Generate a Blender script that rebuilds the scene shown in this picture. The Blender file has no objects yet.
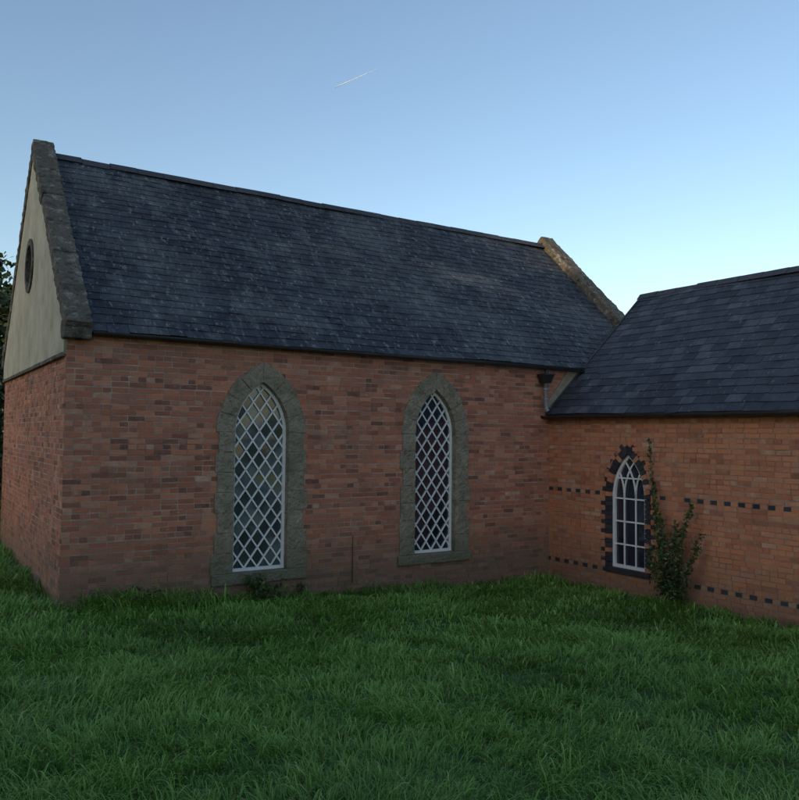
import bpy, math, random
import numpy as np
from mathutils import Vector, Matrix
random.seed(7); rng=np.random.default_rng(7)
S=bpy.context.scene
col=S.collection

# ------------------------------------------------------------------ helpers
def empty(name,loc=(0,0,0),rz=0):
    e=bpy.data.objects.new(name,None); col.objects.link(e); e.location=loc; e.rotation_euler=(0,0,rz); e.empty_display_size=.3
    return e
def add(name,verts,faces,mats,parent=None,idx=None,smooth=False,bevel=0):
    me=bpy.data.meshes.new(name); me.from_pydata([tuple(v) for v in verts],[],faces)
    if not isinstance(mats,(list,tuple)): mats=[mats]
    for m in mats: me.materials.append(m)
    if idx is not None: me.polygons.foreach_set('material_index',idx)
    if smooth: me.polygons.foreach_set('use_smooth',[True]*len(me.polygons))
    me.update()
    o=bpy.data.objects.new(name,me); col.objects.link(o)
    if parent: o.parent=parent
    if bevel:
        b=o.modifiers.new('bev','BEVEL'); b.width=bevel; b.segments=2; b.limit_method='ANGLE'
    return o
class MB:
    def __init__(s): s.v=[]; s.f=[]; s.i=[]
    def face_grid(s,vs,fs,mi=0,flip=False):
        b=len(s.v); s.v+=vs
        for f in fs:
            f=[b+k for k in f]
            if flip: f=f[::-1]
            s.f.append(f); s.i.append(mi)
    def box(s,a,b,mi=0):
        (x0,y0,z0),(x1,y1,z1)=a,b
        s.face_grid([(x0,y0,z0),(x1,y0,z0),(x1,y1,z0),(x0,y1,z0),(x0,y0,z1),(x1,y0,z1),(x1,y1,z1),(x0,y1,z1)],
          [(0,3,2,1),(4,5,6,7),(0,1,5,4),(1,2,6,5),(2,3,7,6),(3,0,4,7)],mi)
    def tube(s,pts,rad,n=8,mi=0,cap=True):
        pts=[Vector(p) for p in pts]; b=len(s.v)
        ref=None
        for i,p in enumerate(pts):
            t=(pts[min(i+1,len(pts)-1)]-pts[max(i-1,0)]).normalized()
            if ref is None: ref=Vector((0,0,1)) if abs(t.z)<.9 else Vector((1,0,0))
            a=t.cross(ref).normalized(); c=t.cross(a).normalized(); ref=a.cross(t)
            r=rad[i] if isinstance(rad,(list,tuple)) else rad
            for k in range(n):
                th=2*math.pi*k/n; s.v.append(tuple(p+r*(a*math.cos(th)+c*math.sin(th))))
        for i in range(len(pts)-1):
            for k in range(n):
                k2=(k+1)%n; s.f.append([b+i*n+k,b+i*n+k2,b+(i+1)*n+k2,b+(i+1)*n+k]); s.i.append(mi)
        if cap:
            s.f.append([b+k for k in range(n)]); s.i.append(mi)
            s.f.append([b+(len(pts)-1)*n+k for k in range(n)][::-1]); s.i.append(mi)
    def obj(s,name,mats,parent=None,smooth=False,bevel=0):
        return add(name,s.v,s.f,mats,parent,s.i,smooth,bevel)

# ------------------------------------------------------------------ materials
def mk(name,stops,isl=.6,ns=4,rough=.85,bump=.3,bs=50,stain=None,dirt=None,spec=.3,detail=4,bdist=.01,stretch=None):
    m=bpy.data.materials.new(name); m.use_nodes=True; nt=m.node_tree; N=nt.nodes; L=nt.links
    P=N['Principled BSDF']; P.inputs['Roughness'].default_value=rough; P.inputs['Specular IOR Level'].default_value=spec
    tc=N.new('ShaderNodeTexCoord'); g=N.new('ShaderNodeNewGeometry')
    n1=N.new('ShaderNodeTexNoise'); n1.inputs['Scale'].default_value=ns; n1.inputs['Detail'].default_value=detail
    n1.inputs['Roughness'].default_value=.65
    L.new(tc.outputs['Object'],n1.inputs['Vector'])
    mr=N.new('ShaderNodeMapRange'); mr.inputs[1].default_value=.3; mr.inputs[2].default_value=.7
    L.new(n1.outputs['Fac'],mr.inputs[0])
    mx=N.new('ShaderNodeMix'); mx.inputs[0].default_value=isl
    L.new(mr.outputs[0],mx.inputs[2]); L.new(g.outputs['Random Per Island'],mx.inputs[3])
    r=N.new('ShaderNodeValToRGB'); e=r.color_ramp.elements
    while len(e)<len(stops): e.new(.5)
    for k,(p,c) in enumerate(stops): e[k].position=p; e[k].color=(*c,1)
    L.new(mx.outputs[0],r.inputs[0]); out=r.outputs[0]
    for st in (stain or []):   # (scale, lo, hi, color, amount)
        sc,lo,hi,c,am=st[:5]
        n2=N.new('ShaderNodeTexNoise'); n2.inputs['Scale'].default_value=sc; n2.inputs['Detail'].default_value=5; n2.inputs['Roughness'].default_value=.7
        if len(st)>5:
            mp=N.new('ShaderNodeMapping'); mp.inputs['Scale'].default_value=st[5]; L.new(tc.outputs['Object'],mp.inputs[0]); L.new(mp.outputs[0],n2.inputs['Vector'])
        else: L.new(tc.outputs['Object'],n2.inputs['Vector'])
        m2=N.new('ShaderNodeMapRange'); m2.inputs[1].default_value=lo; m2.inputs[2].default_value=hi; m2.inputs[4].default_value=am
        L.new(n2.outputs['Fac'],m2.inputs[0])
        x=N.new('ShaderNodeMix'); x.data_type='RGBA'; L.new(m2.outputs[0],x.inputs[0]); L.new(out,x.inputs[6]); x.inputs[7].default_value=(*c,1)
        out=x.outputs[2]
    if dirt: # z0,z1,color,amount
        z0,z1,c,am=dirt
        sp=N.new('ShaderNodeSeparateXYZ'); L.new(tc.outputs['Object'],sp.inputs[0])
        ad=N.new('ShaderNodeMath'); ad.operation='MULTIPLY_ADD'; L.new(n1.outputs['Fac'],ad.inputs[0]); ad.inputs[1].default_value=-.8; L.new(sp.outputs[2],ad.inputs[2])
        m3=N.new('ShaderNodeMapRange'); m3.inputs[1].default_value=z0-.4; m3.inputs[2].default_value=z1-.4; m3.inputs[3].default_value=am; m3.inputs[4].default_value=0
        L.new(ad.outputs[0],m3.inputs[0])
        x=N.new('ShaderNodeMix'); x.data_type='RGBA'; L.new(m3.outputs[0],x.inputs[0]); L.new(out,x.inputs[6]); x.inputs[7].default_value=(*c,1)
        out=x.outputs[2]
    L.new(out,P.inputs['Base Color'])
    if bump:
        nb=N.new('ShaderNodeTexNoise'); nb.inputs['Scale'].default_value=bs; nb.inputs['Detail'].default_value=3
        L.new(tc.outputs['Object'],nb.inputs['Vector'])
        b=N.new('ShaderNodeBump'); b.inputs['Strength'].default_value=bump; b.inputs['Distance'].default_value=bdist
        L.new(nb.outputs['Fac'],b.inputs['Height']); L.new(b.outputs[0],P.inputs['Normal'])
    return m
M_brick=mk('old_red_brick',[(.0,(.11,.06,.05)),(.12,(.28,.11,.075)),(.35,(.48,.165,.095)),(.6,(.40,.17,.115)),(.8,(.57,.215,.12)),(.92,(.52,.25,.165)),(1,(.64,.43,.32))],
   isl=.88,ns=7,bump=.7,bs=70,stain=[(.8,.5,.75,(.26,.15,.115),.4),(2.5,.56,.72,(.52,.32,.23),.35),(1.6,.56,.7,(.17,.11,.09),.4),(9,.58,.72,(.55,.47,.40),.4)],dirt=(.0,.95,(.14,.115,.08),.65))
M_brick2=mk('orange_brick',[(.0,(.25,.11,.07)),(.2,(.46,.17,.09)),(.55,(.60,.235,.115)),(.82,(.50,.22,.13)),(1,(.64,.39,.26))],
   isl=.82,ns=7,bump=.7,bs=70,stain=[(1.4,.5,.75,(.32,.17,.12),.45),(9,.58,.73,(.58,.48,.40),.4)],dirt=(-.3,.6,(.16,.115,.08),.6))
M_blue=mk('blue_black_brick',[(0,(.02,.022,.028)),(1,(.06,.06,.068))],isl=.6,rough=.6,bump=.4)
M_mortar=mk('weathered_mortar',[(0,(.26,.21,.18)),(1,(.55,.47,.39))],isl=0,ns=3,bump=.6,bs=120,stain=[(1.3,.5,.65,(.14,.11,.095),.7)],dirt=(0,.9,(.12,.11,.08),.7))
M_mortar2=mk('dark_mortar',[(0,(.20,.14,.11)),(1,(.42,.32,.25))],isl=0,ns=3,bump=.6,bs=120,dirt=(-.3,.6,(.14,.11,.08),.6))
M_slate=mk('welsh_slate',[(0,(.015,.017,.023)),(.4,(.026,.029,.039)),(.75,(.037,.042,.053)),(1,(.07,.075,.088))],isl=.75,ns=6,rough=.62,bump=.35,bs=35,
   stain=[(.6,.48,.62,(.11,.12,.125),.5),(5,.53,.68,(.15,.165,.165),.55,(1,.35,.35)),(16,.57,.67,(.32,.34,.32),.65,(1,.5,.5)),(2,.55,.7,(.015,.017,.02),.5)],spec=.3)
M_slate2=mk('wing_slate',[(0,(.020,.022,.030)),(.4,(.036,.040,.052)),(.75,(.052,.058,.073)),(1,(.10,.105,.12))],isl=.75,ns=6,rough=.58,bump=.35,bs=35,
   stain=[(1.2,.5,.7,(.10,.11,.125),.35),(16,.60,.70,(.26,.28,.27),.6,(.5,1,.5))],spec=.35)
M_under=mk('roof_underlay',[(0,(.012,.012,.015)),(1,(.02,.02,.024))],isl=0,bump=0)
M_ridge=mk('ridge_tile',[(0,(.03,.032,.04)),(1,(.07,.07,.08))],isl=.6,bump=.3,rough=.7,stain=[(10,.58,.7,(.17,.18,.16),.6)])
M_stone=mk('surround_stone',[(0,(.20,.17,.125)),(.5,(.29,.25,.185)),(1,(.37,.32,.245))],isl=.10,ns=4,bump=1,bs=28,
   stain=[(3,.48,.66,(.15,.13,.095),.65),(14,.54,.68,(.10,.092,.072),.7),(9,.60,.72,(.46,.43,.36),.5),(1.7,.55,.7,(.13,.135,.08),.5)],dirt=(0,.8,(.09,.10,.06),.65),bdist=.025)
M_cope=mk('lichened_coping',[(0,(.055,.048,.038)),(.5,(.12,.105,.082)),(1,(.22,.19,.145))],isl=.1,ns=5,bump=1,bs=25,
   stain=[(7,.54,.64,(.36,.34,.28),.6),(11,.6,.7,(.30,.21,.08),.5),(5,.50,.62,(.03,.028,.024),.85)],bdist=.025)
M_render=mk('gable_render',[(0,(.38,.33,.24)),(.5,(.49,.435,.325)),(1,(.57,.51,.395))],isl=0,ns=1.6,bump=.5,bs=60,stain=[(2.5,.5,.7,(.30,.27,.21),.5),(3,.55,.7,(.23,.21,.16),.4,(1,1.5,.3))])
M_flash=mk('mortar_fillet',[(0,(.24,.20,.15)),(1,(.38,.32,.24))],isl=0,ns=8,bump=.6,bs=60)
M_white=mk('white_paint',[(0,(.72,.73,.73)),(1,(.83,.83,.82))],isl=.3,ns=9,rough=.45,bump=.1,bs=90,stain=[(16,.60,.75,(.45,.44,.4),.4)])
M_black=mk('black_cast_iron',[(0,(.015,.015,.017)),(1,(.035,.035,.04))],isl=.2,rough=.45,bump=.15,spec=.5)
M_grey=mk('grey_painted_pipe',[(0,(.20,.21,.22)),(1,(.32,.33,.34))],isl=.2,rough=.5,bump=.1)
M_bark=mk('bark',[(0,(.05,.035,.025)),(1,(.12,.09,.065))],isl=0,ns=12,bump=.8,bs=30)
def glassmat(name,cols):
    m=mk(name,cols,isl=.45,ns=2.2,rough=.06,bump=.08,bs=6,spec=.9); 
    m.node_tree.nodes['Principled BSDF'].inputs['Coat Weight'].default_value=.3
    m.node_tree.nodes['Principled BSDF'].inputs['Coat Roughness'].default_value=.03
    return m
M_glassA=glassmat('old_glass_a',[(0,(.01,.014,.02)),(.45,(.05,.06,.07)),(.7,(.13,.155,.18)),(.86,(.20,.165,.07)),(1,(.25,.28,.30))])  # pale and yellow stops paint reflections and dim interior into the pane colour
M_glassB=glassmat('old_glass_b',[(0,(.006,.008,.016)),(.7,(.02,.025,.045)),(1,(.05,.055,.075))])
def leafmat(name,stops,attr=None,trans=.0,rough=.5,spec=.3):
    m=bpy.data.materials.new(name); m.use_nodes=True; nt=m.node_tree; N=nt.nodes; L=nt.links
    P=N['Principled BSDF']; P.inputs['Roughness'].default_value=rough; P.inputs['Specular IOR Level'].default_value=spec
    r=N.new('ShaderNodeValToRGB'); e=r.color_ramp.elements
    while len(e)<len(stops): e.new(.5)
    for k,(p,c) in enumerate(stops): e[k].position=p; e[k].color=(*c,1)
    if attr:
        a=N.new('ShaderNodeAttribute'); a.attribute_name=attr; L.new(a.outputs['Fac'],r.inputs[0])
    else:
        g=N.new('ShaderNodeNewGeometry'); L.new(g.outputs['Random Per Island'],r.inputs[0])
    L.new(r.outputs[0],P.inputs['Base Color'])
    if trans>0:
        t=N.new('ShaderNodeBsdfTranslucent'); L.new(r.outputs[0],t.inputs[0])
        x=N.new('ShaderNodeMixShader'); x.inputs[0].default_value=trans
        L.new(P.outputs[0],x.inputs[1]); L.new(t.outputs[0],x.inputs[2]); L.new(x.outputs[0],N['Material Output'].inputs[0])
    return m
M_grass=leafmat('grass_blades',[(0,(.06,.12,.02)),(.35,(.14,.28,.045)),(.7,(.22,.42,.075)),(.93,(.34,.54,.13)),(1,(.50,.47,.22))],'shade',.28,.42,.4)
M_leaf=leafmat('tree_leaves',[(0,(.015,.03,.012)),(.6,(.03,.055,.02)),(1,(.07,.09,.03))])
M_ivy=leafmat('shrub_leaves',[(0,(.025,.05,.018)),(.5,(.05,.10,.03)),(.85,(.09,.14,.045)),(1,(.13,.09,.04))])
M_ground=mk('grass_ground',[(0,(.022,.05,.012)),(.5,(.045,.095,.022)),(1,(.07,.13,.03))],isl=0,ns=9,bump=1,bs=25,bdist=.05)

# ------------------------------------------------------------------ placement
TH=math.atan2(.536,.844); OX,OY=-4.31,10.12
c_,s_=math.cos(TH),math.sin(TH)
def to_local(x,y): dx,dy=x-OX,y-OY; return dx*c_+dy*s_, -dx*s_+dy*c_
def to_world(lx,ly): return OX+lx*c_-ly*s_, OY+lx*s_+ly*c_
def gz(x,y):
    lx,ly=to_local(x,y)
    b=-.0405*np.clip(lx,0,9)-.075
    t=np.clip((-ly-1.5)/9,0,1); r=.64*t*t*(3-2*t)*(1-.5*np.clip(lx/8.4,0,1))
    n=.03*np.sin(x*1.1+.7*y)+.025*np.sin(x*.6-1.7*y+1)+.012*np.sin(2.9*x+2.1*y)
    return b+r+n*np.clip(-ly/2,0.2,1)

# ------------------------------------------------------------------ ground
def axis():
    a=list(np.linspace(-22,22,111)); s=.6; x=22
    while x<2500: s*=1.35; x+=s; a.append(x); a.insert(0,-x)
    return np.array(a)
ax=axis(); n=len(ax); X,Y=np.meshgrid(ax,ax); Z=gz(X,Y)
V=np.stack([X.ravel(),Y.ravel(),Z.ravel()],1)
F=[(j*n+i,j*n+i+1,(j+1)*n+i+1,(j+1)*n+i) for j in range(n-1) for i in range(n-1)]
add('ground',V.tolist(),F,M_ground,smooth=True)

# ------------------------------------------------------------------ arches
class Arch:
    def __init__(s,c,w,zb,zs,zt):
        s.c,s.w,s.zb,s.zs,s.zt=c,w,zb,zs,zt; h=zt-zs
        s.k=(h*h-w*w)/(2*w); s.R=w+s.k
    def hw(s,z):
        if z<s.zb or z>=s.zt: return 0
        if z<=s.zs: return s.w
        return max(0,math.sqrt(max(0,s.R**2-(z-s.zs)**2))-s.k)
    def off(s,d,db=0): 
        a=Arch.__new__(Arch); a.c=s.c; a.w=s.w+d; a.zb=s.zb-db; a.zs=s.zs; a.k=s.k; a.R=s.R+d
        a.zt=s.zs+math.sqrt(a.R**2-a.k**2); return a
    def side(s,n=10,zb=None):
        pts=[(s.w,s.zb if zb is None else zb)]
        a1=math.acos(s.k/s.R)
        for i in range(n+1):
            a=a1*i/n; pts.append((s.R*math.cos(a)-s.k,s.zs+s.R*math.sin(a)))
        return pts
    def inside(s,dx,z): return s.zb<z<s.zt and abs(dx)<s.hw(z)

# ------------------------------------------------------------------ brick walls
def brick_wall(name,parent,P,flip,u0,u1,z0,z1,arches,mats,bands=(),inset=.22,cz=.0755,seed=1,extra_dark=None):
    """P(u,z,n)->xyz ; individually laid bricks over a mortar bed"""
    R=random.Random(seed); mb=MB(); bed=MB()
    rows=int((z1-z0)/cz)+1
    FS=[(0,1,2,3),(4,5,1,0),(5,6,2,1),(6,7,3,2),(7,4,0,3)]
    for r in range(rows):
        za=z0+r*cz; zb=min(za+cz,z1); zm=(za+zb)/2
        if zb-za<.02: continue
        ex=[]
        for a in arches:
            o=a.off(inset,.05); h=o.hw(zm)
            if h>0: ex.append((a.c-h,a.c+h))
        ex.sort()
        free=[]; cur=u0
        for a,b in ex: free.append((cur,a)); cur=b
        free.append((cur,u1))
        for a,b in free:
            bed.face_grid([P(a,za,-.0045),P(b,za,-.0045),P(b,zb,-.0045),P(a,zb,-.0045)],[(0,1,2,3)],0,flip)
        header=(r%4==0); band=any(abs(zm-bz)<cz/2 for bz in bands)
        if band: header=True
        L=.1145 if header else .229
        u=u0-(L/2 if r%2 else 0)+(R.random()*.02-.01 if not band else 0); k=0
        drift=R.uniform(-.003,.003)
        while u<u1:
            le=L+(R.uniform(-.006,.006) if not band else 0)
            if not header and R.random()<.07: le=.1145
            a0,b0=max(u+.006,u0),min(u+le-.006,u1)
            for fa,fb in free:
                a,b=max(a0,fa),min(b0,fb)
                if b-a<.025: continue
                j=lambda s=.003:R.uniform(-s,s)
                n=R.uniform(-.002,.004)
                zz0,zz1=za+.007+drift,zb-.007+drift
                fr=[P(a+j(),zz0+j(),n+j(.001)),P(b+j(),zz0+j(),n+j(.001)),P(b+j(),zz1+j(),n+j(.001)),P(a+j(),zz1+j(),n+j(.001))]
                bk=[P(a,zz0,-.012),P(b,zz0,-.012),P(b,zz1,-.012),P(a,zz1,-.012)]
                mi=1 if (band and k%2==0 and R.random()>.04) else 0
                mb.face_grid(fr+bk,FS,mi,flip)
            u+=le; k+=1
    mb.obj(name,mats[:2],parent); bed.obj(name+'_mortar',mats[2],parent)

def prism(mb,poly,P,n0,n1,mi=0,flip=False):
    k=len(poly); vs=[P(u,z,n1) for u,z in poly]+[P(u,z,n0) for u,z in poly]
    fs=[tuple(range(k)),tuple(range(2*k-1,k-1,-1))]+[((i+1)%k,i,k+i,k+(i+1)%k) for i in range(k)]
    mb.face_grid(vs,fs,mi,flip)

def surround(arch,P,name,parent,mat,d=.29,hblk=.30,narc=4,tooth=.05,n1=.022,n0=-.17,gap=.004,mats2=None,seed=3,bevel=.006,jit=.012,nj=.004,pred=None):
    R=random.Random(seed); mb=MB()
    def mi(i):
        if not mats2: return 0
        return 1 if (pred is not None and R.random()<pred) else (i%2 if pred is None else 0)
    for sg in (1,-1):
        z=arch.zb; i=0
        nb=max(1,round((arch.zs-arch.zb)/hblk)); h=(arch.zs-arch.zb)/nb
        for i in range(nb):
            e=d+(tooth if i%2 else -tooth*.3)+R.uniform(-jit,jit); nn=n1+R.uniform(-nj,nj)
            if not mats2 and i==0: e+=.05
            a,b=arch.c+sg*arch.w,arch.c+sg*(arch.w+e); za,zb=z+i*h+gap,z+(i+1)*h-gap
            prism(mb,[(a,za),(b,za),(b,zb),(a,zb)],P,n0,nn,mi(i),flip=sg<0)
        a1=math.acos(arch.k/arch.R)
        for i in range(narc):
            A,B=a1*i/narc,a1*(i+1)/narc
            g=gap/arch.R; A+=g; B-=g if i<narc-1 else 0
            e=d+R.uniform(-jit,jit)*.6; nn=n1+R.uniform(-nj,nj); ri,ro=arch.R,arch.R+e
            pin=[(ri*math.cos(t)-arch.k,arch.zs+ri*math.sin(t)) for t in np.linspace(A,B,4)]
            Bo=B if i<narc-1 else math.acos(arch.k/ro)
            pout=[(max(0.001,ro*math.cos(t)-arch.k),arch.zs+ro*math.sin(t)) for t in np.linspace(A,Bo,4)]
            if i==narc-1: pin[-1]=(.002,pin[-1][1]); pout[-1]=(.002,pout[-1][1])
            poly=pin[::-1]+pout
            poly=[(arch.c+sg*x,z) for x,z in poly]
            prism(mb,poly[::-1] if True else poly,P,n0,nn,mi(i),flip=sg<0)
    return mb.obj(name,mats2 or mat,parent,bevel=bevel)

def frame_and_bars(arch,P,parent,prefix,glass,segs,fw=.045,bw=.011,nf=-.09,seed=5,sub=None):
    mb=MB(); inn=arch.off(-fw)
    for sg in (1,-1):
        o=arch.side(12); i=inn.side(12,zb=arch.zb+fw)
        for k in range(len(o)-1):
            poly=[o[k],o[k+1],i[k+1],i[k]]
            poly=[(arch.c+sg*max(x,0),z) for x,z in poly]
            prism(mb,poly,P,nf-.05,nf,0,flip=sg<0)
    prism(mb,[(arch.c-arch.w,arch.zb),(arch.c+arch.w,arch.zb),(arch.c+arch.w,arch.zb+fw),(arch.c-arch.w,arch.zb+fw)],P,nf-.05,nf+.003)
    mb.obj(prefix+'_frame',M_white,parent)
    bars=MB(); t=0
    for (p,q) in segs:
        p,q=Vector(p),Vector(q); d=(q-p); L=d.length; d.normalize(); nn=Vector((-d.y,d.x))*bw
        t+=1; nz=nf-.008-(.004 if t%2 else 0)
        poly=[p-nn,q-nn,q+nn,p+nn]; prism(bars,[(a.x,a.y) for a in poly],P,nz-.022,nz)
    bars.obj(prefix+'_glazing_bars',M_white,parent)

def lattice(arch,cw,ch,fw=.03):
    a=arch.off(-fw); segs=[]
    for sg in (1,-1):
        d=Vector((cw*sg,ch)); 
        for k in range(-8,40):
            p0=Vector((0, arch.zb+ (k+.15)*ch))
            ts=[t for t in np.linspace(-6,6,2401) if a.inside((p0+d*t).x,(p0+d*t).y)]
            if len(ts)>8:
                p,q=p0+d*ts[0],p0+d*ts[-1]; segs.append(((arch.c+p.x,p.y),(arch.c+q.x,q.y)))
    return segs

def panes(arch,P,parent,name,mat,cw,ch,n=-.125,seed=1):
    R=random.Random(seed); mb=MB(); o=arch.off(.05,.05)
    for i in range(-8,9):
        for j in range(-2,60):
            x=i*cw/2; z=arch.zb+.15*ch+j*ch/2
            if (i+j)%2==0: continue
            if not o.inside(x,z): continue
            tx,tz=R.gauss(0,.012),R.gauss(0,.012)
            vs=[]
            for a,b in ((-.5,0),(0,-.5),(.5,0),(0,.5)):
                dx,dz=a*cw,b*ch; vs.append(P(arch.c+x+dx,z+dz,n+tx*dx+tz*dz))
            mb.face_grid(vs,[(0,1,2,3)])
    mb.obj(name,mat,parent)

# ------------------------------------------------------------------ roof slates
def slates(name,parent,O,U,Vv,N,ulen,vlen,mat,gauge=.19,w=.27,seed=1,flip=False):
    R=random.Random(seed); mb=MB(); O,U,Vv,N=map(Vector,(O,U,Vv,N))
    rows=int(math.ceil(vlen/gauge)); sag=lambda u,v:.012*math.sin(u*.9+1)+.010*math.sin(u*2.1+v*1.3)+.008*math.sin(v*2.4+u*.4)
    pt=lambda u,v,n: tuple(O+U*u+Vv*v+N*(n+sag(u,v)))
    for r in range(rows):
        ju=R.uniform(-.005,.005)
        v0=r*gauge+ju; v1=min(v0+gauge+.035,vlen+.02); u=-(w/2 if r%2 else 0)+R.uniform(-.03,.03)
        while u<ulen:
            le=w*R.choice([1,1,1,.9,1.08]); a,b=max(u+.002,0),min(u+le-.002,ulen)
            if b-a>.03:
                dv=R.gauss(0,.005)-(.03 if R.random()<.015 else 0)+.006*math.sin(u*1.3+r); dn=abs(R.gauss(0,.002)); tw=R.gauss(0,.0018)
                lo=.010+dn
                vs=[pt(a,v0+dv,lo+tw),pt(b,v0+dv,lo-tw),pt(b,v1,.001),pt(a,v1,.001),
                    pt(a,v0+dv+.001,lo-.009),pt(b,v0+dv+.001,lo-.009),pt(b,v1,-.006),pt(a,v1,-.006)]
                mb.face_grid(vs,[(0,1,2,3),(4,5,1,0),(5,6,2,1),(7,4,0,3)],0,flip)
            u+=le
    mb.obj(name,mat,parent)
    under=MB(); under.face_grid([tuple(O+U*a+Vv*b-N*.035) for a,b in ((0,.02),(ulen,.02),(ulen,vlen),(0,vlen))],[(0,1,2,3)],0,flip)
    under.obj(name+'_underlay',M_under,parent)
def ridge(name,parent,a,b,mat,r=.12,seg=.45,seed=2):
    R=random.Random(seed); a,b=Vector(a),Vector(b); d=(b-a); L=d.length; d.normalize(); side=d.cross(Vector((0,0,1))); mb=MB()
    k=int(L/seg)
    for i in range(k):
        p=a+d*(L*i/k+.004); q=a+d*(L*(i+1)/k-.004); dz=R.uniform(-.008,.008); dz2=dz+R.uniform(-.005,.005); prof=[(-1.25,-1.15),(-.25,-.05),(0,.06),(.25,-.05),(1.25,-1.15)]
        vs=[tuple(p+side*x*r+Vector((0,0,z*r+dz))) for x,z in prof]+[tuple(q+side*x*r+Vector((0,0,z*r+dz2))) for x,z in prof]
        m=5; fs=[(j,j+1,m+j+1,m+j) for j in range(m-1)]+[tuple(range(m)),tuple(range(2*m-1,m-1,-1))]
        mb.face_grid(vs,fs)
    mb.obj(name,mat,parent)

# ================================================================== CHAPEL
chapel=empty('brick_chapel',(OX,OY,0),TH)
LX,WY,EZ,RZ=11.7,6.9,3.60,6.87
Pf=lambda u,z,n:(u,-n,z)
Pw=lambda u,z,n:(-n,u,z)
w1=Arch(2.72,.42,.20,2.22,2.96); w2=Arch(5.83,.41,.24,2.22,2.96)
brick_wall('front_wall',chapel,Pf,False,.004,9.6,-.75,EZ-.02,[w1,w2],[M_brick,M_blue,M_mortar],seed=11)
brick_wall('gable_wall',chapel,Pw,True,0,WY,-.75,3.20,[],[M_brick,M_blue,M_mortar],seed=12)
mb=MB(); mb.box((.02,WY-.25,-.7),(LX-.02,WY,EZ)); mb.box((LX-.3,.02,-.7),(LX,WY-.26,EZ))
mb.obj('rear_walls',M_mortar2,chapel)
mb=MB(); mb.face_grid([(LX-.02,.0,EZ),(LX-.02,WY,EZ),(LX-.02,WY/2,RZ)],[(0,1,2)]); mb.obj('east_gable',M_render,chapel)
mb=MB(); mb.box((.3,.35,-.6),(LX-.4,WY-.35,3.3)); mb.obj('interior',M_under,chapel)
def flat_holes(name,outline,holes,mat,parent,M,ext=.02):
    cu=bpy.data.curves.new(name,'CURVE'); cu.dimensions='2D'; cu.fill_mode='BOTH'; cu.extrude=ext
    for pl in [outline]+holes:
        sp=cu.splines.new('POLY'); sp.points.add(len(pl)-1)
        for p,(x,y) in zip(sp.points,pl): p.co=(x,y,0,1)
        sp.use_cyclic_u=True
    t=bpy.data.objects.new(name+'_t',cu); col.objects.link(t); dg=bpy.context.evaluated_depsgraph_get()
    me=bpy.data.meshes.new_from_object(t.evaluated_get(dg)); bpy.data.objects.remove(t)
    me.transform(M); me.materials.clear(); me.materials.append(mat); me.name=name
    o=bpy.data.objects.new(name,me); col.objects.link(o); o.parent=parent; return o
Mg=Matrix(((0,0,-1,-.012),(1,0,0,0),(0,1,0,0),(0,0,0,1)))
oc=(WY/2,4.95); orr=.36
circ=[(oc[0]+orr*math.cos(t),oc[1]+orr*math.sin(t)) for t in np.linspace(0,2*math.pi,33)[:-1]]
flat_holes('rendered_gable',[(0,3.2),(WY,3.2),(WY,EZ),(WY/2,RZ+.05),(0,EZ)],[circ],M_render,chapel,Mg,.02)
mb=MB(); K=24
for k in range(K):
    a,b=2*math.pi*k/K,2*math.pi*(k+1)/K-.01
    prism(mb,[(oc[0]+r*math.cos(t),oc[1]+r*math.sin(t)) for r,t in ((orr-.01,a),(orr-.01,b),(orr+.09,b),(orr+.09,a))],Pw,-.12,.06)
mb.obj('oculus_surround',M_cope,chapel)
mb=MB()
prism(mb,[(oc[0]+.4*math.cos(t),oc[1]+.4*math.sin(t)) for t in np.linspace(0,2*math.pi,25)[:-1]],Pw,-.14,-.10); mb.obj('oculus_glass',M_glassB,chapel)
mb=MB(); mb.box((.085,oc[0]-.015,oc[1]-.36),(.1,oc[0]+.015,oc[1]+.36)); mb.box((.083,oc[0]-.36,oc[1]-.015),(.098,oc[0]+.36,oc[1]+.015)); mb.obj('oculus_bars',M_white,chapel)
mb=MB(); y=0
while y<WY-.1:
    e=min(y+.62,WY); mb.box((-.055+random.uniform(-.006,.006),y+.004,3.17),(.01,e-.004,3.225)); y=e
mb.obj('string_course',M_cope,chapel,bevel=.006)
def rough(o,strength=.03,scale=.12,lv=2):
    sub=o.modifiers.new('s','SUBSURF'); sub.subdivision_type='SIMPLE'; sub.levels=lv; sub.render_levels=lv
    tx=bpy.data.textures.new(o.name,'CLOUDS'); tx.noise_scale=scale
    d=o.modifiers.new('d','DISPLACE'); d.texture=tx; d.strength=strength; d.mid_level=.5; d.texture_coords='LOCAL'
for i,(a,pre,gm) in enumerate(((w1,'lancet_window',M_glassA),(w2,'lancet_window_2',M_glassB))):
    o=surround(a,Pf,pre+'_stone_surround',chapel,M_stone,d=.27,hblk=.27,narc=4,tooth=.03,seed=20+i,gap=.0012,bevel=.006,jit=.022,nj=.0015)
    rough(o,.020,.06,3)
    mb=MB(); h=.18
    prism(mb,[(a.c-.74,a.zb-.16),(a.c+.74,a.zb-.16),(a.c+.74,a.zb-.001),(a.c-.74,a.zb-.001)],Pf,-.17,.05)
    o=mb.obj(pre+'_sill',M_stone,chapel,bevel=.012); rough(o,.02,.08,3)
    cw,ch=.205,.285
    frame_and_bars(a,Pf,chapel,pre,gm,lattice(a,cw,ch))
    panes(a,Pf,chapel,pre+'_panes',gm,cw,ch,seed=30+i)
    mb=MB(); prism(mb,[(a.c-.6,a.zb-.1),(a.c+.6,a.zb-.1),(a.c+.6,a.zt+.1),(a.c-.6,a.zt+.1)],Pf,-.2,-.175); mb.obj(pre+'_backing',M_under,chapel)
sl=math.atan2(RZ-EZ,WY/2); cv,sv=math.cos(sl),math.sin(sl)
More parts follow.
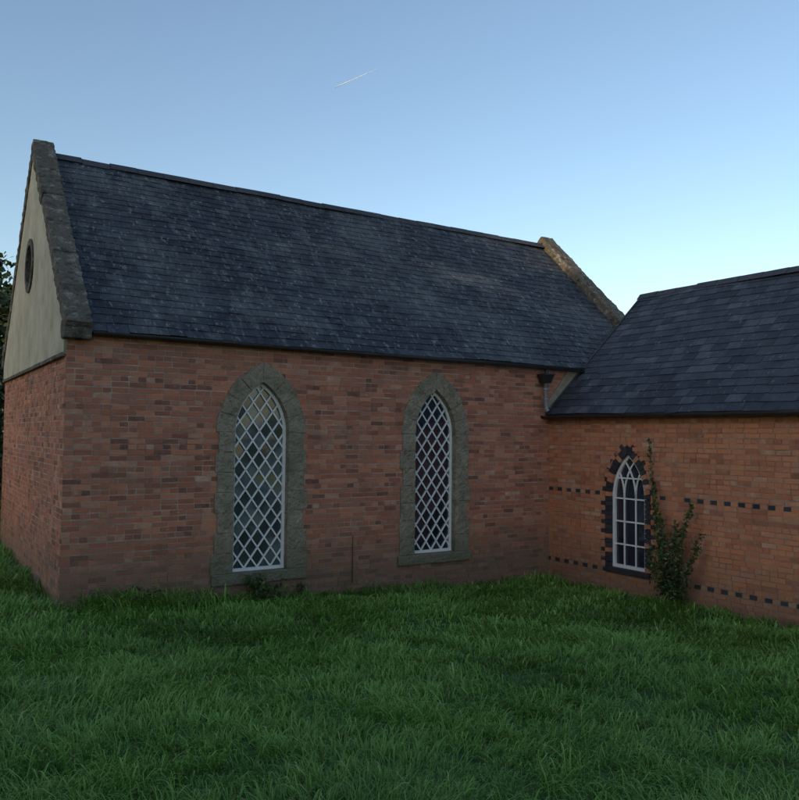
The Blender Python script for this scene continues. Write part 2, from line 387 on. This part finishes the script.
ov=.14; vl=(WY/2)/cv+ov
slates('roof_front',chapel,(.24,-ov*cv,EZ-ov*sv),(1,0,0),(0,cv,sv),(0,-sv,cv),LX-.24-.3,vl,M_slate,gauge=.175,w=.26,seed=41)
slates('roof_rear',chapel,(.24,WY+ov*cv,EZ-ov*sv),(1,0,0),(0,-cv,sv),(0,sv,cv),LX-.24-.3,vl,M_slate,gauge=.4,w=.6,seed=42,flip=True)
ridge('ridge_tiles',chapel,(.26,WY/2,RZ+.05),(LX-.3,WY/2,RZ+.05),M_ridge,r=.11)
def coping(name,x0,x1,seed):
    R=random.Random(seed); mb=MB()
    for side in (0,1):
        total=(WY/2)/cv+.16; k=6
        for i in range(k):
            a=-.16+(total)*i/k+.0015; b=-.16+total*(i+1)/k-.0015
            h=.17+R.uniform(-.006,.006); xx0,xx1=x0+R.uniform(-.006,.006),x1+R.uniform(-.006,.006)
            if i==k-1: b=(WY/2)/cv-.0
            def pp(s,n,x):
                y=s*cv-n*sv; z=EZ+s*sv+n*cv
                if i==k-1 and s>b-.001: y=WY/2; z=EZ+(WY/2)/cv*sv+n/cv
                return (x,y if side==0 else WY-y,z)
            vs=[pp(a,-.05,xx0),pp(a,-.05,xx1),pp(b,-.05,xx1),pp(b,-.05,xx0),pp(a,h,xx0),pp(a,h,xx1),pp(b,h,xx1),pp(b,h,xx0)]
            mb.face_grid(vs,[(0,3,2,1),(4,5,6,7),(0,1,5,4),(1,2,6,5),(2,3,7,6),(3,0,4,7)],0,side==1)
    o=mb.obj(name,M_cope,chapel,bevel=.012)
    rough(o,.05,.10,4)
coping('west_coping',-.05,.27,1); coping('east_coping',LX-.34,LX+.04,2)
mb=MB(); mb.box((-.06,-.17,EZ-.20),(.29,.12,EZ+.06)); mb.box((LX-.36,-.17,EZ-.20),(LX+.04,.12,EZ+.06)); rough(mb.obj('kneelers',M_cope,chapel,bevel=.03),.03,.1,3)
def gutter(name,parent,a,b,r,mat):
    a,b=Vector(a),Vector(b); d=(b-a).normalized(); side=d.cross(Vector((0,0,1))); mb=MB(); n=9
    L=(b-a).length; k=max(2,int(L/.9))
    for i in range(k):
        vs=[]
        for p in (a+d*(L*i/k),a+d*(L*(i+1)/k)):
            for rr in (r,r-.006):
                for j in range(n):
                    t=math.pi+math.pi*j/(n-1); vs.append(tuple(p+side*rr*math.cos(t)+Vector((0,0,rr*math.sin(t)))))
        fs=[]
        for j in range(n-1): fs+= [(j,j+1,2*n+j+1,2*n+j),(n+j+1,n+j,3*n+j,3*n+j+1)]
        fs+=[(0,2*n,3*n,n),(n-1,2*n-1,4*n-1,3*n-1)]
        mb.face_grid(vs,fs)
        p=a+d*(L*i/k); q=p+d*.05; vs=[]
        for pp in (p,q):
            for j in range(n):
                t=math.pi+math.pi*j/(n-1); vs.append(tuple(pp+side*(r+.008)*math.cos(t)+Vector((0,0,(r+.008)*math.sin(t)))))
        mb.face_grid(vs,[(j,j+1,n+j+1,n+j) for j in range(n-1)]+[tuple(range(n)),])
    mb.obj(name,mat,parent,smooth=False)
gutter('eaves_gutter',chapel,(.30,-.145,EZ-.10),(9.15,-.145,EZ-.15),.036,M_black)
mb=MB(); mb.box((.30,-.10,EZ-.12),(9.3,.0,EZ-.085)); mb.obj('eaves_board',M_black,chapel)
mb=MB()
hx,hz=8.2,3.2
vs=[(hx-.07,-.20,hz-.02),(hx+.07,-.20,hz-.02),(hx+.07,-.05,hz-.02),(hx-.07,-.05,hz-.02),(hx-.11,-.24,hz+.12),(hx+.11,-.24,hz+.12),(hx+.11,-.03,hz+.12),(hx-.11,-.03,hz+.12)]
mb.face_grid(vs,[(0,3,2,1),(4,5,6,7),(0,1,5,4),(1,2,6,5),(2,3,7,6),(3,0,4,7)])
mb.box((hx-.12,-.25,hz+.118),(hx+.12,-.02,hz+.145))
mb.tube([(hx,-.145,hz+.13),(hx,-.145,EZ-.15)],.034,8)
mb.obj('rainwater_hopper',M_black,chapel,bevel=.004)
mb=MB(); mb.tube([(hx,-.13,hz-.02),(hx,-.13,2.84),(hx+.0,-.135,2.72),(hx+.02,-.16,2.66)],.036,10)
mb.tube([(hx,-.13,hz-.14),(hx,-.13,hz-.10)],.045,10); mb.tube([(hx,-.13,2.88),(hx,-.13,2.92)],.045,10)
mb.obj('downpipe',M_grey,chapel,smooth=True)
mb=MB(); mb.tube([(4.25,-.03,-.1),(4.25,-.03,.62)],.007,6); mb.obj('earth_rod',M_black,chapel)

# ================================================================== WING
wing=empty('brick_outbuilding',(OX,OY,0),TH)
WX=8.4; WL=9.5; WE=2.68; WW=5.1; WR=5.09
Pg=lambda u,z,n:(WX-n,-u,z)
w3=Arch(1.86,.36,.03,1.20,1.93)
brick_wall('yard_wall',wing,Pg,False,0.0,WL,-.9,WE-.02,[w3],[M_brick2,M_blue,M_mortar2],bands=(1.28,-.06),inset=.13,seed=51)
mb=MB(); mb.face_grid([(WX,-WL,-.8),(WX+WW,-WL,-.8),(WX+WW,-WL,WE),(WX+WW/2,-WL,WR),(WX,-WL,WE)],[(0,1,2,3,4)])
mb.face_grid([(WX+WW,-WL,-.8),(WX+WW,0,-.8),(WX+WW,0,WE),(WX+WW,-WL,WE)],[(0,1,2,3)])
mb.face_grid([(WX+.9,.01,WE),(WX+WW,.01,WE),(WX+WW/2,.01,WR-.02)],[(0,1,2)])
mb.face_grid([(LX,.01,-.8),(WX+WW,.01,-.8),(WX+WW,.01,WE),(LX,.01,WE)],[(0,1,2,3)])
mb.obj('outer_walls',M_mortar2,wing)
surround(w3,Pg,'window_brick_surround',wing,None,d=.115,hblk=.0755,narc=11,tooth=.0,n1=.006,n0=-.12,gap=.004,mats2=[M_blue,M_brick2],seed=9,bevel=0,jit=.006,pred=.14)
ring=w3.off(.12)
surround(ring,Pg,'window_outer_ring',wing,None,d=.07,hblk=.0755,narc=13,tooth=.02,n1=.004,n0=-.05,gap=.004,mats2=[M_brick2,M_blue],seed=10,bevel=0,jit=.006)
a=w3
mb=MB(); prism(mb,[(a.c-a.w-.1,a.zb-.09),(a.c+a.w+.1,a.zb-.09),(a.c+a.w+.1,a.zb-.002),(a.c-a.w-.1,a.zb-.002)],Pg,-.14,.03); mb.obj('window_brick_sill',M_blue,wing,bevel=.006)
segs=[]
inn=a.off(-.03)
for z in (.42,.80,1.18,1.52):
    h=inn.hw(z); segs.append(((a.c-h,z),(a.c+h,z)))
for sx in (-.12,.12):
    segs.append(((a.c+sx,a.zb+.02),(a.c+sx,a.zs)))
    for sg in (-1,1):
        prev=None
        for t in np.linspace(0,1,30):
            z=a.zs+t*(a.zt-a.zs); full=math.sqrt(max(0,a.R**2-(z-a.zs)**2))-a.R
            x=sx+sg*full
            if prev and inn.inside(x,z): segs.append(((a.c+prev[0],prev[1]),(a.c+x,z+.002)))
            prev=(x,z)
frame_and_bars(a,Pg,wing,'arched_window',M_glassB,segs,fw=.05,bw=.012,nf=-.05)
R=random.Random(4); mb=MB()
xs=[-.42,-.12,.12,.42]; zs=[0,.42,.80,1.18,1.52,2.0]
for i in range(3):
    for j in range(5):
        tx,tz=R.gauss(0,.015),R.gauss(0,.012); vs=[]
        for u,z in ((xs[i],zs[j]),(xs[i+1],zs[j]),(xs[i+1],zs[j+1]),(xs[i],zs[j+1])):
            uu=max(-.4,min(.4,u)); vs.append(Pg(a.c+uu,z,-.095+tx*(u-xs[i])+tz*(z-zs[j])))
        mb.face_grid(vs,[(0,1,2,3)])
mb.obj('arched_window_panes',M_glassB,wing)
sl2=math.atan2(WR-WE,WW/2); c2,s2=math.cos(sl2),math.sin(sl2); ov2=.13; vl2=(WW/2)/c2+ov2
slates('roof_yard_side',wing,(WX-ov2*c2,-.0,WE-ov2*s2),(0,-1,0),(c2,0,s2),(-s2,0,c2),WL+.1,vl2,M_slate2,seed=61,flip=False)
slates('roof_far_side',wing,(WX+WW+ov2*c2,-.0,WE-ov2*s2),(0,-1,0),(-c2,0,s2),(s2,0,c2),WL+.1,vl2,M_slate2,gauge=.4,w=.6,seed=62,flip=True)
ridge('ridge_tiles',wing,(WX+WW/2,.03,WR+.04),(WX+WW/2,-WL-.08,WR+.04),M_ridge,r=.10,seed=8)
gutter('eaves_gutter',wing,(WX-.16,.0,WE-.10),(WX-.16,-WL,WE-.13),.05,M_black)
mb=MB(); mb.box((WX-.085,-WL,WE-.14),(WX-.03,-.01,WE-.07)); mb.obj('fascia',M_black,wing)
mb=MB(); pr=[(WX-.05,WE-.02),(WX+.06,WE+.0),(WX+.92,WE+.90),(WX+.70,EZ-.13),(WX+.45,EZ-.17),(WX-.05,WE+.16)]
prism(mb,pr,Pf,-.002,.022); mb.obj('mortar_fillet',M_flash,wing)
mb=MB(); 
p0=Vector((WX-.1,-.035,WE-.04)); p1=Vector((WX+WW/2,-.035,WR+.03)); mb.tube([p0,p1],.018,6); mb.obj('verge_pointing',M_ridge,wing)

# ------------------------------------------------------------------ vegetation helpers
def leaf_mesh(P0,size,mat_obj,name,parent,elong=1.4,up=.0):
    n=len(P0); d=rng.normal(size=(n,3)); d[:,2]+=up; d/=np.linalg.norm(d,axis=1)[:,None]
    e=rng.normal(size=(n,3)); e-= (e*d).sum(1)[:,None]*d; e/=np.linalg.norm(e,axis=1)[:,None]
    s=size*rng.uniform(.6,1.3,size=(n,1)); nrm=np.cross(d,e)
    V=np.stack([P0-d*s*elong*.5,P0+e*s*.4+nrm*s*.1,P0+d*s*elong*.5,P0-e*s*.4+nrm*s*.1],1).reshape(-1,3)
    F=np.arange(4*n).reshape(n,4)
    return fast(name,V,F.ravel(),np.full(n,4),mat_obj,parent)
def fast(name,V,loops,sizes,mat,parent=None,attr=None,smooth=False):
    me=bpy.data.meshes.new(name); me.vertices.add(len(V)); me.vertices.foreach_set('co',V.astype(np.float32).ravel())
    me.loops.add(len(loops)); me.loops.foreach_set('vertex_index',loops.astype(np.int32))
    me.polygons.add(len(sizes)); st=np.concatenate([[0],np.cumsum(sizes)[:-1]]).astype(np.int32)
    me.polygons.foreach_set('loop_start',st)
    if smooth: me.polygons.foreach_set('use_smooth',np.ones(len(sizes),bool))
    me.materials.append(mat)
    if attr is not None:
        at=me.attributes.new('shade','FLOAT','POINT'); at.data.foreach_set('value',attr.astype(np.float32))
    me.update(calc_edges=True); me.validate()
    o=bpy.data.objects.new(name,me); col.objects.link(o)
    if parent: o.parent=parent
    return o
def tree(name,x,y,h,r,seed,nl=9000,leaf=.16,lo=.22):
    R=random.Random(seed); z0=float(gz(x,y)); t=empty(name,(x,y,z0)); mb=MB()
    mb.tube([(0,0,-.3),(.05,.02,h*.2),(-.05,.08,h*.45),(.05,0,h*.8)],[h*.035,h*.026,h*.018,h*.006],9)
    cl=[]
    for i in range(26):
        zz=h*R.uniform(lo,.75); az=R.uniform(0,6.28); ln=r*R.uniform(.5,1)*(1.1-.5*zz/h); up=R.uniform(.15,.6)*ln
        a=Vector((0,.02,zz)); b=a+Vector((math.cos(az)*ln*.5,math.sin(az)*ln*.5,up*.7)); c=a+Vector((math.cos(az)*ln,math.sin(az)*ln,up*1.3))
        mb.tube([a,b,c],[h*.012,h*.007,h*.002],6)
        for q in (b,c,(b+c)/2): cl.append((q+Vector((R.gauss(0,.3),R.gauss(0,.3),R.gauss(0,.3))),r*R.uniform(.2,.38)))
    for i in range(14): cl.append((Vector((R.gauss(0,r*.25),R.gauss(0,r*.25),h*R.uniform(.7,1))),r*R.uniform(.15,.3)))
    mb.obj('trunk_and_limbs',M_bark,t,smooth=True)
    k=rng.integers(0,len(cl),nl); C=np.array([tuple(c[0]) for c in cl])[k]; rr=np.array([c[1] for c in cl])[k]
    d=rng.normal(size=(nl,3)); d/=np.linalg.norm(d,axis=1)[:,None]; P0=C+d*rr[:,None]*(rng.uniform(0,1,nl)**.45)[:,None]
    leaf_mesh(P0,leaf,M_leaf,'foliage',t)
tree('broadleaf_tree',-13.7,26,7.8,3.3,3,12000,.18,.05); tree('broadleaf_tree',-10.9,19.6,4.4,1.7,4,8000,.13,.05); tree('broadleaf_tree',-24,30,9.5,4,5)
def hedge(name,p,q,h,wd,n,leaf):
    p,q=np.array(p),np.array(q); t=rng.uniform(0,1,n); base=p+(q-p)*t[:,None]
    nx=np.array([-(q-p)[1],(q-p)[0]]); nx=nx/np.linalg.norm(nx)
    hh=h*(.85+.12*np.sin(t*17)+.08*np.sin(t*41+1)); a=rng.uniform(0,math.pi,n); rad=rng.uniform(.55,1,n)**.5
    off=np.cos(a)*rad*wd; z=np.abs(np.sin(a))**.5*rad*hh*rng.uniform(.2,1,n)**.3
    XY=base+nx*off[:,None]+rng.normal(size=(n,2))*.06
    P0=np.stack([XY[:,0],XY[:,1],gz(XY[:,0],XY[:,1])+z+.05],1)
    e=empty(name); leaf_mesh(P0,leaf,M_leaf,'foliage',e)
    mb=MB()
    L=np.linalg.norm(q-p)
    for i in range(int(L/.6)):
        b=p+(q-p)*(i+.5)/int(L/.6); zz=float(gz(b[0],b[1])); mb.tube([(b[0],b[1],zz-.1),(b[0]+.05,b[1],zz+h*.4),(b[0]+random.uniform(-.2,.2),b[1]+.1,zz+h*.8)],[.03,.02,.006],5)
    mb.obj('stems',M_bark,e)
hedge('hedge',(-8.75,15.6),(-13,25),2.2,.5,16000,.07)

# added unseen trees behind the camera, keep the low sun off chapel and yard
SAZ=math.radians(-140); SEL=math.radians(13)
sd=np.array([math.sin(SAZ),math.cos(SAZ)])
def sun_blocker_trees():
    R=random.Random(77); e=empty('sun_blocker_trees'); mb=MB(); C=[];RR=[]
    for k in range(27):
        s=-19+k*1.15; h=15.4+.4*math.sin(k*1.3)+R.uniform(-.3,.3)
        for row in (0,1):
            ss=s+row*.55; hh=h
            if -10.3<ss<-7.9: hh=13.0  # shorter blocker tops here, shaped to let sun reach the east apex
            p=sd*(21+row*2.4+R.uniform(-.5,.5))+np.array([.766,-.643])*ss; z0=float(gz(p[0],p[1]))
            mb.tube([(p[0],p[1],z0-.3),(p[0]+.1,p[1],z0+hh*.5),(p[0],p[1]+.1,z0+hh*.9)],[.28,.18,.04],8)
            for i in range(34):
                zz=R.uniform(1.0,hh-.6); w=1.6*(1-.35*(zz/hh)**2)
                C.append((p[0]+R.gauss(0,w*.42),p[1]+R.gauss(0,w*.42),z0+zz)); RR.append(R.uniform(.7,1.05))
    mb.obj('trunks',M_bark,e)
    C=np.array(C);RR=np.array(RR); n=80000; k=rng.integers(0,len(C),n); d=rng.normal(size=(n,3)); d/=np.linalg.norm(d,axis=1)[:,None]
    leaf_mesh(C[k]+d*RR[k][:,None]*(rng.uniform(size=n)**.4)[:,None],.5,M_leaf,'foliage',e)
sun_blocker_trees()

# ------------------------------------------------------------------ climbing shrub on wing wall
sh=empty('climbing_shrub',(OX,OY,0),TH); mb=MB(); pts=[]
R=random.Random(12)
def branch(u0,u1,z1,n,spread=.05,lean=.1):
    z0=-.35; path=[]
    for k in range(9):
        t=k/8; u=u0+(u1-u0)*t+R.gauss(0,.012); z=z0+(z1-z0)*t; path.append((WX-.05-lean*math.sin(t*2.6)-.02*R.random(),-u,z))
    mb.tube(path,[.013*(1-.8*k/8) for k in range(9)],6)
    for i in range(n):
        t=R.uniform(.12,1); k=min(7,int(t*8)); p=Vector(path[k]).lerp(Vector(path[k+1]),t*8-k)
        s=spread*(1.15-.7*t)
        pts.append((min(p.x+R.gauss(0,s*.6),WX-.02),p.y+R.gauss(0,s),p.z+R.gauss(0,.04)))
branch(2.72,2.36,2.18,190,.03,.05); branch(2.75,2.50,1.5,300,.045,.10); branch(2.8,2.66,1.0,280,.055,.14)
branch(2.85,2.95,.9,280,.05,.16); branch(2.9,3.24,1.22,330,.045,.16); branch(2.9,3.06,.8,280,.06,.2); branch(2.82,2.78,.7,320,.07,.2); branch(2.75,2.5,.5,220,.06,.2); branch(2.95,3.38,.6,200,.05,.2); branch(2.95,3.42,.85,160,.04,.15)
mb.obj('stems',M_bark,sh); leaf_mesh(np.array(pts),.042,M_ivy,'leaves',sh)
def weed(name,lx,ly,h,n,leaf,spread):
    x,y=to_world(lx,ly); e=empty(name,(x,y,float(gz(x,y))),TH); mb=MB(); pts=[]
    for i in range(11):
        az=R.uniform(0,6.28); t=R.uniform(.2,1)*spread; hh=h*R.uniform(.6,1)
        path=[(0,0,-.03),(math.cos(az)*t*.4,math.sin(az)*t*.4,hh*.6),(math.cos(az)*t,math.sin(az)*t,hh)]; mb.tube(path,[.006,.004,.002],5)
        for j in range(n//11):
            q=R.uniform(.3,1); p=Vector(path[1]).lerp(Vector(path[2]),q) if q>.5 else Vector(path[0]).lerp(Vector(path[1]),q*1.6)
            pts.append((p.x+R.gauss(0,.03),p.y+R.gauss(0,.03),p.z+R.gauss(0,.03)))
    mb.obj('stems',M_bark,e); leaf_mesh(np.array(pts),leaf,M_ivy,'leaves',e)
weed('weed_plant',2.55,-.28,.42,200,.06,.22); weed('weed_plant',2.8,-.35,.28,120,.05,.2); weed('weed_plant',.9,-.25,.25,160,.05,.3); weed('weed_plant',3.35,-.1,.2,60,.04,.1)

# ------------------------------------------------------------------ grass
def make_grass():
    Nc=72000
    x=rng.uniform(-11,12,Nc); y=rng.uniform(1.2,19,Nc); D=np.hypot(x,y)
    lx,ly=to_local(x,y)
    ok=~((ly>-.04)&(lx>-.04))&~(lx>WX-.05)
    dens=np.clip(5.5/np.maximum(D,1),.28,1.0)
    dens*=np.where(np.abs(x)<.6*y+1.8,1,.15)
    ok&=(rng.uniform(size=Nc)<dens*.66)&(ly<9)
    x,y,lx,ly,D=[q[ok] for q in (x,y,lx,ly,D)]
    n=len(x); B=22
    f1=np.sin(x*1.9+y*1.1)+np.sin(x*.8-y*2.3+2)+.7*np.sin(x*4.1+y*3.3+1)+.5*np.sin(5.7*x-4.9*y)
    f2=np.sin(x*.7+y*1.3+.5)+np.sin(x*1.3-y*.6)+.6*np.sin(3.1*x+1.2*y)
    f3=np.sin(x*3.3+1.9*np.sin(y*2.1))*np.sin(y*3.7+1.5*np.sin(x*1.7))
    hs=(.080+.011*f1+.016*f3+rng.normal(size=n)*.018)*np.where((lx>.2)&(lx<1.9)&(ly>-.55),1.9,1)*np.where(ly>-.3,1.3,1)
    hs=np.clip(hs,.04,.26)
    ang=2.6*np.sin(x*1.1+y*.7)+2.2*np.sin(y*1.6-x*.5)
    lean=np.stack([np.cos(ang),np.sin(ang)],1)
    T=np.repeat(np.arange(n),B); m=n*B
    a=rng.uniform(0,2*math.pi,m); rr=.09*np.sqrt(rng.uniform(size=m))*np.repeat(np.clip(D/6,1,1.6),B)
    bx=x[T]+np.cos(a)*rr; by=y[T]+np.sin(a)*rr; bz=gz(bx,by)-.01
    h=hs[T]*rng.uniform(.55,1.45,m)
    dirx=np.cos(a)*.65+lean[T,0]*.5+rng.normal(size=m)*.45; diry=np.sin(a)*.65+lean[T,1]*.5+rng.normal(size=m)*.45
    nn=np.hypot(dirx,diry)+1e-6; dirx/=nn; diry/=nn
    bend=h*rng.uniform(.25,1.3,m)
    w=(.0030+.0009*rng.normal(size=m)).clip(.0015,.006)*np.repeat(np.clip(D/5,1,2.2),B)
    fa=rng.uniform(0,2*math.pi,m); px=-diry*.8+.4*np.cos(fa); py=dirx*.8+.4*np.sin(fa)
    base=np.stack([bx,by,bz],1); dd=np.stack([dirx,diry,0*dirx],1); pp=np.stack([px,py,0*px],1)*w[:,None]; up=np.array([0,0,1.])
    p1=base+dd*(bend*.22)[:,None]+up*(h*.6)[:,None]; p2=base+dd*(bend*.62)[:,None]+up*(h*.93)[:,None]; p3=base+dd*(bend*1.1)[:,None]+up*(h*.88)[:,None]
    V=np.stack([base-pp,base+pp,p1-pp*.95,p1+pp*.95,p2-pp*.7,p2+pp*.7,p3],1).reshape(-1,3)
    o=np.arange(m)*7
    Fq=np.stack([o,o+1,o+3,o+2, o+2,o+3,o+5,o+4, o+4,o+5,o+6],1).ravel()
    sizes=np.tile([4,4,3],m)
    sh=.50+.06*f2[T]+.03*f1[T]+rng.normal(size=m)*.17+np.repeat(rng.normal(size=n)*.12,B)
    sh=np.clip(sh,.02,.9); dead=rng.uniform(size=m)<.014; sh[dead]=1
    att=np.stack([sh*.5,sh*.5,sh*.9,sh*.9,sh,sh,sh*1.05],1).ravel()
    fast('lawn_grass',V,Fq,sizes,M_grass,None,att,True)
    print('blades',m)
make_grass()

# ------------------------------------------------------------------ contrail
mb=MB(); a=Vector((-352,4000,1796)); b=Vector((-138,4000,1896)); 
mb.tube([a,a.lerp(b,.25),a.lerp(b,.6),b],[2.3,1.9,1.1,.3],8)
M_ct=bpy.data.materials.new('ice_cloud'); M_ct.use_nodes=True; M_ct.node_tree.nodes['Principled BSDF'].inputs['Base Color'].default_value=(.7,.73,.78,1); M_ct.node_tree.nodes['Principled BSDF'].inputs['Roughness'].default_value=1
mb.obj('contrail',M_ct,None,smooth=True)

# ------------------------------------------------------------------ light
w=bpy.data.worlds.new('World'); S.world=w; w.use_nodes=True; nt=w.node_tree
sky=nt.nodes.new('ShaderNodeTexSky'); sky.sky_type='NISHITA'; sky.sun_disc=False; sky.sun_elevation=SEL; sky.sun_rotation=SAZ
sky.air_density=1.0; sky.dust_density=1.0; sky.ozone_density=1.25
bg=nt.nodes['Background']; bg.inputs[1].default_value=.235; nt.links.new(sky.outputs[0],bg.inputs[0])
d=Vector((math.sin(SAZ)*math.cos(SEL),math.cos(SAZ)*math.cos(SEL),math.sin(SEL)))
sl_=bpy.data.lights.new('sun','SUN'); sl_.energy=3.0; sl_.angle=math.radians(.5); sl_.color=(1,.76,.48)
so=bpy.data.objects.new('sun',sl_); col.objects.link(so); so.rotation_euler=d.to_track_quat('Z','Y').to_euler(); so.location=(0,0,20)

cam=bpy.data.cameras.new('camera'); co=bpy.data.objects.new('camera',cam); col.objects.link(co)
cam.sensor_width=36; cam.lens=787/800*36; cam.clip_start=.05; cam.clip_end=8000
Mx=Matrix.Rotation(math.radians(90+2.55),4,'X')@Matrix.Rotation(math.radians(.59),4,'Z')
co.matrix_world=Matrix.Translation((0,0,2.2))@Mx
S.camera=co
S.view_settings.view_transform='Standard'; S.view_settings.look='None'; S.view_settings.exposure=0
